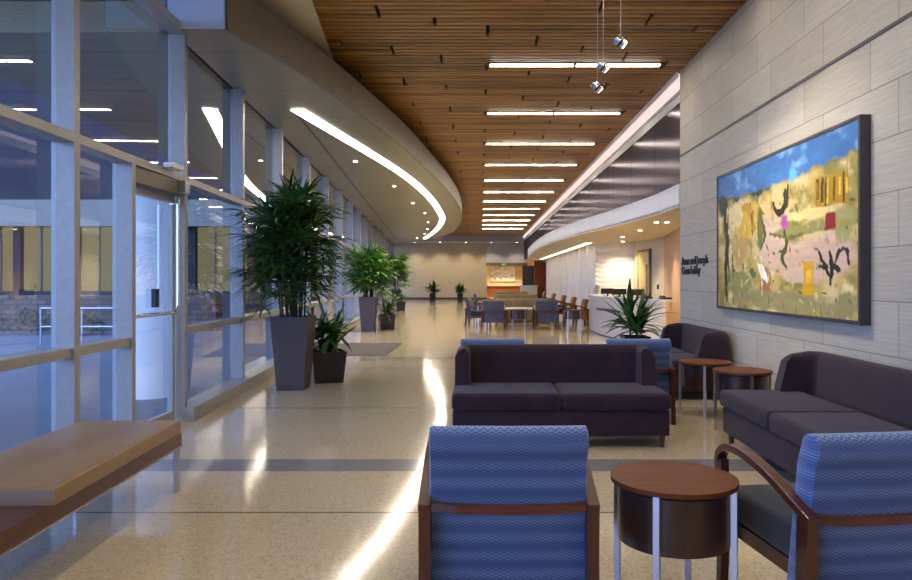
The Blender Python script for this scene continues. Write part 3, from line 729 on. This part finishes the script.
    stroke([(.11, .3), (.1, .5), (.12, .8)], .014, '#3a3422'); stroke([(.15, .5), (.16, .8)], .01, '#4a4a28')
    stroke([(.50, .30), (.53, .36), (.57, .37), (.60, .30), (.61, .22)], .016, '#1f2418'); stroke([(.59, .25), (.60, .33)], .022, '#2c3322')
    stroke([(.585, .5), (.60, .58), (.57, .66), (.60, .72)], .016, '#4a4c24'); stroke([(.40, .35), (.44, .5), (.40, .6)], .012, '#54562c'); stroke([(.48, .50), (.62, .54), (.75, .52)], .01, '#6a6a38')
    stroke([(.86, .64), (.87, .74), (.86, .82)], .014, '#1c2018'); stroke([(.87, .78), (.90, .66), (.94, .64), (.955, .72)], .011, '#1c2018'); stroke([(.86, .78), (.82, .70), (.80, .64)], .010, '#1c2018'); stroke([(.85, .73), (.80, .72)], .012, '#22281c'); stroke([(.875, .72), (.91, .75)], .01, '#22281c')
    stroke([(.39, .70), (.42, .74), (.46, .80)], .022, '#e8e2d2'); stroke([(.41, .64), (.42, .9)], .008, '#dcd4c0'); stroke([(.32, .74), (.36, .76)], .02, '#4c6e50')
    stroke([(.25, .28), (.3, .3), (.36, .45)], .02, '#b8862c'); stroke([(.33, .3), (.34, .5)], .008, '#5c5a2c')
    C *= (.86+.28*n4[..., None]); C = np.clip(C, 0, 1)
    me = bpy.data.meshes.new('canvas'); W_, H_ = 3.18, 1.53
    vs = [(0, W_/2-U[j, i]*W_, H_/2-V[j, i]*H_) for j in range(NV+1) for i in range(NU+1)]
    fs = [(j*(NU+1)+i, (j+1)*(NU+1)+i, (j+1)*(NU+1)+i+1, j*(NU+1)+i+1) for j in range(NV) for i in range(NU)]
    me.from_pydata(vs, [], fs); ca = me.color_attributes.new('paint', 'FLOAT_COLOR', 'POINT')
    buf = np.ones(((NU+1)*(NV+1), 4), np.float32); buf[:, :3] = C.reshape(-1, 3); ca.data.foreach_set('color', buf.ravel())
    t = NT('oil_paint'); at = t.n('Attribute', attribute_name='paint'); t.set(at.outputs['Color'], .45, 0, bump=t.noise(40, 4), bstr=.15, spec=.3); me.materials.append(t.m)
    o = bpy.data.objects.new('canvas', me); COL.objects.link(o); return o
pt = thing('painting', 'large abstract landscape painting with blue sky hung on the stone wall', 'painting', (2.87, 6.97, 1.835))
cv_ = painting(); cv_.parent = pt; cv_.location = (.004, 0, 0)
b = MB()
b.box(-.004, .078, -1.62, -1.59, -.795, .795); b.box(-.004, .078, 1.59, 1.62, -.795, .795); b.box(-.004, .078, -1.59, 1.59, -.795, -.765); b.box(-.004, .078, -1.59, 1.59, .765, .795); b.box(.01, .07, -1.59, 1.59, -.765, .765)
b.build('frame', M['frame'], pt)

# lettering
def text(name, s, size, loc, rot, mat, ext=.006, off=.0, xs=1.0):
    c = bpy.data.curves.new(name, 'FONT'); c.body = s; c.size = size; c.extrude = ext; c.offset = off
    o = bpy.data.objects.new(name, c); COL.objects.link(o)
    dg = bpy.context.evaluated_depsgraph_get(); me = bpy.data.meshes.new_from_object(o.evaluated_get(dg)); bpy.data.objects.remove(o)
    o = bpy.data.objects.new(name, me); COL.objects.link(o); me.materials.clear(); me.materials.append(mat); o.location = loc; o.rotation_euler = rot; o.scale = (xs, 1, 1); return o
sg = thing('wall_lettering', 'black raised lettering of the lobby name on the stone wall', 'sign', (2.943, 10.35, 1.6))
def wd(q):
    o = text('m', q, .155, (0, 0, 0), (0, 0, 0), M['dark'], .006, .004); w_ = max(v.co.x for v in o.data.vertices); bpy.data.objects.remove(o); return w_
for words_, z in ((['Anne', 'and', 'Joseph'], .0), (['Conn', 'Lobby'], -.135)):
    x_ = 0
    for q in words_:
        o = text('word', q, .155, (0, -x_*1.12, z), (PI/2, 0, -PI/2), M['dark'], .006, .004, 1.12); o.parent = sg; x_ += wd(q)+.045

# ------------------------------------------------------------------ plants
def add_blade(b, p, d, L, wd, droop, up=Vector((0, 0, 1)), seg=3, fold=.25):
    d = d.normalized(); side = d.cross(up)
    if side.length < .05: side = Vector((1, 0, 0))
    side.normalize(); prev = None; q = p.copy(); dd = d.copy()
    pts = []
    for k in range(seg+1):
        s_ = k/seg; ww = wd*(.55+1.3*s_-1.85*s_*s_)*1.15 if k else wd*.35
        if k == seg: ww = wd*.06
        pts.append((q.copy(), ww)); dd = (dd+Vector((0, 0, -droop/seg))).normalized(); q = q+dd*(L/seg)
    for (a, wa), (c, wc_) in zip(pts, pts[1:]):
        vs = [b.bm.verts.new(a-side*wa+Vector((0, 0, wa*fold))), b.bm.verts.new(a), b.bm.verts.new(c), b.bm.verts.new(c-side*wc_+Vector((0, 0, wc_*fold)))]
        b.bm.faces.new(vs)
        w2 = [vs[1], b.bm.verts.new(a+side*wa+Vector((0, 0, wa*fold))), b.bm.verts.new(c+side*wc_+Vector((0, 0, wc_*fold))), vs[2]]
        b.bm.faces.new(w2)
def pot_mesh(b, wt, wb, h, rim=.02):
    def sq(w_, z): return [b.bm.verts.new((sx*w_/2, sy*w_/2, z)) for sx, sy in ((-1, -1), (1, -1), (1, 1), (-1, 1))]
    R_ = [sq(wb, 0), sq(wt, h), sq(wt-2*rim, h), sq(wt-2*rim-.01, h-.06)]
    for a, c in zip(R_, R_[1:]):
        for i in range(4): b.bm.faces.new((a[i], a[(i+1) % 4], c[(i+1) % 4], c[i]))
    b.bm.faces.new(R_[0][::-1]); b.bm.faces.new(R_[-1])
def palm(loc, rz, label, wt, wb, ph, H, R, nfan, seed, leaf, pot='pot_plum', group=None, ncane=16, bw=.016):
    rnd = random.Random(seed); t = thing('potted_palm', label, 'potted plant', loc, rz, group)
    b = MB(); pot_mesh(b, wt, wb, ph); b.build('pot', M[pot], t)
    b = MB(); b.box(-wt/2+.03, wt/2-.03, -wt/2+.03, wt/2-.03, ph-.055, ph-.03); b.build('soil', M['soil'], t)
    cb = MB(); lb = MB(); canes = []
    for i in range(ncane):
        a = rnd.uniform(0, 2*PI); r0 = rnd.uniform(.02, wt*.36); x0, y0 = r0*math.cos(a), r0*math.sin(a)
        hh = (H-ph)*rnd.uniform(.45, .93); ln = rnd.uniform(.02, .16)*(H-ph)/1.5
        P = [Vector((x0, y0, ph-.05)), Vector((x0+ln*.4*math.cos(a), y0+ln*.4*math.sin(a), ph+hh*.5)), Vector((x0+ln*math.cos(a), y0+ln*math.sin(a), ph+hh))]
        cb.tube(P, .012, 6, Vector((1, 0, 0))); canes.append(P)
    for i in range(nfan):
        P = canes[i % ncane]; s_ = rnd.uniform(.10, 1)**.75
        base = P[1].lerp(P[2], (s_-.5)*2) if s_ > .5 else P[0].lerp(P[1], s_*2)
        a = rnd.uniform(0, 2*PI); el = rnd.uniform(-.1, 1.0) if s_ < .85 else rnd.uniform(.3, 1.35)
        k = (base.z-ph)/(H-ph); reach = R*rnd.uniform(.35, .75)*(1.15-.75*max(0, k-.45)/.55)*(.7+.3*min(1, k*3))
        d = Vector((math.cos(a)*math.cos(el), math.sin(a)*math.cos(el), math.sin(el)))
        tip = base+d*reach*.62; mid = base+d*reach*.31+Vector((0, 0, .04))
        cb.tube([base, mid, tip], .0045, 4, Vector((0, 0, 1)) if abs(d.z) < .9 else Vector((1, 0, 0)))
        nb = rnd.randint(7, 9); sd = d.cross(Vector((0, 0, 1))); sd = sd.normalized() if sd.length > .05 else Vector((1, 0, 0)); upv = sd.cross(d).normalized()
        Lb = R*rnd.uniform(.36, .52)
        for j in range(nb):
            an = (j-(nb-1)/2)/(nb-1)*rnd.uniform(2.3, 2.8)
            dd = d*math.cos(an)+sd*math.sin(an)+upv*rnd.uniform(-.15, .2)
            add_blade(lb, tip, dd, Lb*(1-.18*abs(an))*rnd.uniform(.85, 1.1), bw*rnd.uniform(.8, 1.3), rnd.uniform(.35, .95), up=upv)
    cb.build('canes', M['cane'], t); lb.build('foliage', M[leaf], t); return t
def strap(loc, rz, label, wt, wb, ph, H, R, nleaf, seed, leaf='leaf3', pot='pot_black', group=None, width=.035):
    rnd = random.Random(seed); t = thing('potted_plant', label, 'potted plant', loc, rz, group)
    b = MB(); pot_mesh(b, wt, wb, ph); b.build('pot', M[pot], t)
    b = MB(); b.box(-wt/2+.03, wt/2-.03, -wt/2+.03, wt/2-.03, ph-.055, ph-.03); b.build('soil', M['soil'], t)
    lb = MB(); sb = MB(); nst = 5
    tops = []
    for i in range(nst):
        a = 2*PI*i/nst+rnd.uniform(-.3, .3); r0 = wt*.2; p0 = Vector((r0*math.cos(a), r0*math.sin(a), ph-.05)); p1 = p0+Vector((.05*math.cos(a), .05*math.sin(a), (H-ph)*rnd.uniform(.3, .6)))
        sb.tube([p0, (p0+p1)/2, p1], .010, 6, Vector((1, 0, 0))); tops.append((p0, p1))
    for i in range(nleaf):
        p0, p1 = tops[i % nst]; base = p0.lerp(p1, rnd.uniform(.2, 1)); a = rnd.uniform(0, 2*PI); el = rnd.uniform(.15, 1.35)
        d = Vector((math.cos(a)*math.cos(el), math.sin(a)*math.cos(el), math.sin(el)))
        add_blade(lb, base, d, R*rnd.uniform(.75, 1.25), width*rnd.uniform(.7, 1.2), rnd.uniform(.3, 1.2), seg=5, fold=.35)
    sb.build('stems', M['cane'], t); lb.build('foliage', M[leaf], t); return t
palm((-2.37, 9.02, 0), 0, 'tallest palm in a tall plum planter nearest the windows foreground', .47, .34, .92, 2.50, .95, 230, 3, 'leaf', group='potted palms along the window wall', ncane=22, bw=.017)
strap((-2.08, 9.66, 0), .35, 'leafy plant in a low black planter beside the tallest palm', .46, .38, .42, 1.02, .46, 95, 5, width=.042, group='low planters along the window wall')
palm((-3.02, 19.2, 0), 0, 'bright palm in a plum planter, second from the camera', .46, .34, .92, 2.25, 1.0, 190, 8, 'leaf2', group='potted palms along the window wall', bw=.022)
strap((-2.62, 19.9, 0), .3, 'leafy plant in a low black planter beside the second palm', .44, .36, .42, 1.0, .42, 60, 9, group='low planters along the window wall')
palm((-4.0, 34, 0), 0, 'farthest tall palm at the end of the window wall', .46, .34, .92, 2.5, 1.0, 150, 10, 'leaf2', group='potted palms along the window wall', bw=.03)
strap((-3.55, 31.5, 0), .3, 'leafy plant in a low planter beside the farthest palm', .44, .36, .42, 1.1, .42, 60, 12, group='low planters along the window wall')
strap((-3.2, 48, 0), 0, 'small potted plant on the left against the far cream wall', .42, .34, .48, 1.15, .62, 80, 14, pot='pot_black', group='small plants at the far wall', width=.075)
strap((-1.34, 48, 0), 0, 'small potted plant on the right against the far cream wall', .42, .34, .48, 1.1, .55, 80, 15, pot='pot_black', group='small plants at the far wall', width=.075)
strap((2.45, 11.2, 0), 0, 'leafy plant standing behind the farther sofa by the wall corner', .4, .34, .5, 1.22, .58, 90, 16, group=None, width=.042)

# ------------------------------------------------------------------ reception desk
ct = thing('coffee_table', 'pale topped low table between the far armchairs and the nearest tan sofa', 'coffee table', (1.25, 21.4, 0))
b = MB(); b.box(-.55, .55, -.28, .28, .50, .54, bev=.004); b.build('tabletop', M['ripple'], ct)
for sx in (-1, 1):
    b = MB(); b.box(sx*.45-.03, sx*.45+.03, -.22, .22, 0, .50); b.build('leg', M['walnut_z'], ct)
b = MB(); b.box(-.42, .42, -.2, .2, .12, .16); b.build('shelf', M['walnut_x'], ct)
ds = thing('reception_desk', 'curved pale stone reception desk with dark ledge', 'desk', (3.09, 17.5, 0))
DP = [(3.10, 20.2), (3.02, 19.0), (3.06, 17.5), (3.36, 15.9), (3.80, 14.75)]
dc = [Vector((p.x-3.09, p.y-17.5, 0)) for p in catmull([(a, b, 0) for a, b in DP], 6)]
b = MB(); b.sweep(dc, [(0, .02), (-.08, .02), (-.08, .93), (0, .93)]); b.build('front_panel', M['desk'], ds, smooth=30)
b = MB(); b.sweep(dc, [(.03, .93), (-.28, .93), (-.28, .97), (.03, .97)]); b.build('counter_top', M['lav'], ds, smooth=30)
b = MB(); b.sweep(dc[9:17], [(.02, .62), (-.20, .62), (-.20, .67), (.02, .67)]); b.build('ledge', M['frame'], ds, smooth=30)
b = MB(); b.sweep(dc, [(-.02, 0), (-.06, 0), (-.06, .1), (-.02, .1)]); b.build('kick_plate', M['dark'], ds)
def monitor(x, y, z, label, rz):
    t = thing('monitor', label, 'monitor', (x, y, z), rz, 'monitors on the reception desk')
    b = MB(); b.box(-.09, .09, -.07, .07, 0, .012); b.build('base', M['dark'], t)
    b = MB(); b.box(-.02, .02, -.01, .01, .012, .08); b.build('stand', M['dark'], t)
    b = MB(); b.box(-.18, .18, -.015, .015, .06, .2, bev=.004); b.build('screen', M['dark'], t)
    return t
monitor(3.22, 17.9, .97, 'dark monitor at the left of the reception counter', .3)
monitor(3.34, 17.0, .97, 'dark monitor in the middle of the reception counter', .3)
monitor(3.58, 16.15, .97, 'dark monitor at the right of the reception counter', .2)
def phone(x, y, z, label, rz):
    t = thing('desk_phone', label, 'phone', (x, y, z), rz, 'desk phones at reception')
    b = MB(); b.prism([(-.1, -.1), (.1, -.1), (.1, .1), (-.1, .1)], 0, .04); b.build('body', M['dark'], t)
    b = MB(); b.box(-.095, -.05, -.1, .1, .045, .08, bev=.01); b.build('handset', M['dark'], t)
phone(3.93, 15.05, .97, 'black desk phone near the wall end of the counter', .2)
phone(3.66, 15.6, .97, 'black desk phone on the counter just left of the other phone', .2)
sh = thing('sign_holder', 'slim clear sign holder at the left end of the reception counter', 'sign holder', (3.2, 19.9, .975))
b = MB(); b.box(-.08, .08, -.05, .05, 0, .012); b.build('base', M['steel'], sh)
b = MB(); b.box(-.07, .07, -.006, .006, .0, .26, mat=Matrix.Translation((.03, 0, .012)) @ Matrix.Rotation(.3, 4, 'Y')); b.build('panel', M['steel'], sh)
# reception door + switch
d2 = struct(empty('door_2', (4.54, 19.5, 0), math.atan2(2.7, -.19)))
b = MB(); b.box(-.47, .47, -.0, .05, 0, 2.15); b.build('door_leaf', M['yellowdoor'], d2)
b = MB(); b.box(-.53, -.47, -.02, .06, 0, 2.22); b.box(.47, .53, -.02, .06, 0, 2.22); b.box(-.53, .53, -.02, .06, 2.15, 2.22); b.build('door_frame', M['fascia'], d2)
b = MB(); b.box(-.38, -.22, .05, .056, .9, 1.8); b.build('vision_panel', M['dark'], d2)
b = MB(); b.box(-.03, .03, -.03, .0, -.06, .06); o = b.build('light_switch', M['dark']); o.location = (4.615, 18.4, 1.2); tag(o, 'small dark switch plate beside the reception door', 'switch')

# ------------------------------------------------------------------ far seating
SW = {'blue_patterned_upholstery': M['bluegrey']}
SO = {'blue_patterned_upholstery': M['orange']}
ST = {'charcoal_plum_velvet': M['tan']}
GF = 'blue armchairs of the far group'
dup(C1, (.37, 20.1, 0), 0, 'left of the two far slate blue armchairs seen from behind', GF, SW)
dup(C1, (1.86, 20.1, 0), 0, 'right of the two far slate blue armchairs seen from behind', GF, SW)
dup(C1, (-.05, 21.5, 0), -PI/2-.15, 'slate blue armchair at the left edge of the far group, turned sideways', GF, SW)
dup(C1, (.1, 28.6, 0), -PI/2, 'slate blue armchair deep in the far group beside the tan sofa', GF, SW)
dup(T1, (1.09, 20.0, 0), -.25, 'drum table between the two far slate blue armchairs', 'round drum side tables')
dup(T1, (2.62, 19.9, 0), -.25, 'drum table at the right of the far group beside the desk', 'round drum side tables')
dup(T1, (.06, 23.4, 0), 0, 'drum table behind the sideways armchair of the far group', 'round drum side tables')
dup(S1, (1.38, 23.0, 0), PI, 'nearest tan sofa of the far group with its back to the camera', 'tan sofas of the far groups', ST)
dup(S1, (1.5, 30.0, 0), PI, 'farther tan sofa beyond the first one', 'tan sofas of the far groups', ST)
dup(S1, (1.6, 37.0, 0), PI, 'most distant tan sofa of the far groups', 'tan sofas of the far groups', ST)
for k, (yy, lb) in enumerate([(21.2, 'rust orange armchair nearest the reception desk'), (23.8, 'second rust orange armchair along the wavy wall'), (26.6, 'third rust orange armchair along the wavy wall'), (30.2, 'fourth rust orange armchair along the wavy wall'), (34.5, 'farthest rust orange armchair along the wavy wall')]):
    dup(C1, (2.85, yy, 0), PI/2, lb, 'orange armchairs along the wavy wall', SO)
b = MB(); b.box(-.5, .5, -.3, .3, 0, 1.02, bev=.01); b.box(-.56, .56, -.35, .35, 1.02, 1.06); o = b.build('service_counter', M['ripple']); o.location = (2.95, 42.9, 0); tag(o, 'small white service counter before the rust coloured wall', 'counter')
# far lounge
b = MB(); b.box(.45, 3.4, 50.9, 51.1, 2.4, 2.62); struct(b.build('trim_6', M['fascia']))
def mural():
    t = NT('landscape_print'); x, y, z = t.xyz(); nz = t.noise(3, 4)
    f = t.math('ADD', t.math('MULTIPLY_ADD', z, .5, .62), t.math('MULTIPLY', t.math('SUBTRACT', nz, .5), .6))
    t.set(t.ramp(f, (.1, '#b89a68'), (.35, '#f2ecdc'), (.5, '#8498a8'), (.68, '#eef6ff'), (1, '#6f8ca4')), .5); return t.m
ma = thing('wall_art', 'framed blue and white landscape print in the far lounge', 'picture', (1.85, 57.74, 1.9))
b = MB(); b.box(-1.0, 1.0, -.03, .0, -.6, .6); b.build('print', mural(), ma)
b = MB(); b.box(-1.06, -1.0, -.04, .05, -.66, .66); b.box(1.0, 1.06, -.04, .05, -.66, .66); b.box(-1.0, 1.0, -.04, .05, .6, .66); b.box(-1.0, 1.0, -.04, .05, -.66, -.6); b.build('frame', M['yellowdoor'], ma)
b = MB(); b.box(-1.7, 1.7, -.35, .35, 0, .85); b.box(-1.75, 1.75, -.4, .4, .85, .9); o = b.build('sideboard', M['tabletop']); o.location = (2.1, 56.6, 0); tag(o, 'long brown wooden sideboard under the landscape print', 'sideboard')
b = MB(); b.box(0, .12, 0, .12, 0, 2.4); o = b.build('trim_7', M['frame']); o.location = (3.05, 51.0, 0); struct(o)
b = MB(); b.box(0, .8, .02, .05, 0, 2.4); o = b.build('window_lounge', M['metalwall']); o.location = (3.17, 51.0, 0); struct(o)
ex = thing('exit_sign', 'small green exit sign above the far lounge opening', 'exit sign', (1.75, 50.86, 2.52))
b = MB(); b.box(-.2, .2, -.02, .02, -.09, .09); b.build('panel', M['green_emit'], ex)
o = text('lettering', 'EXIT', .16, (-.17, -.021, -.055), (PI/2, 0, 0), M['white'], .002, .003); o.parent = ex
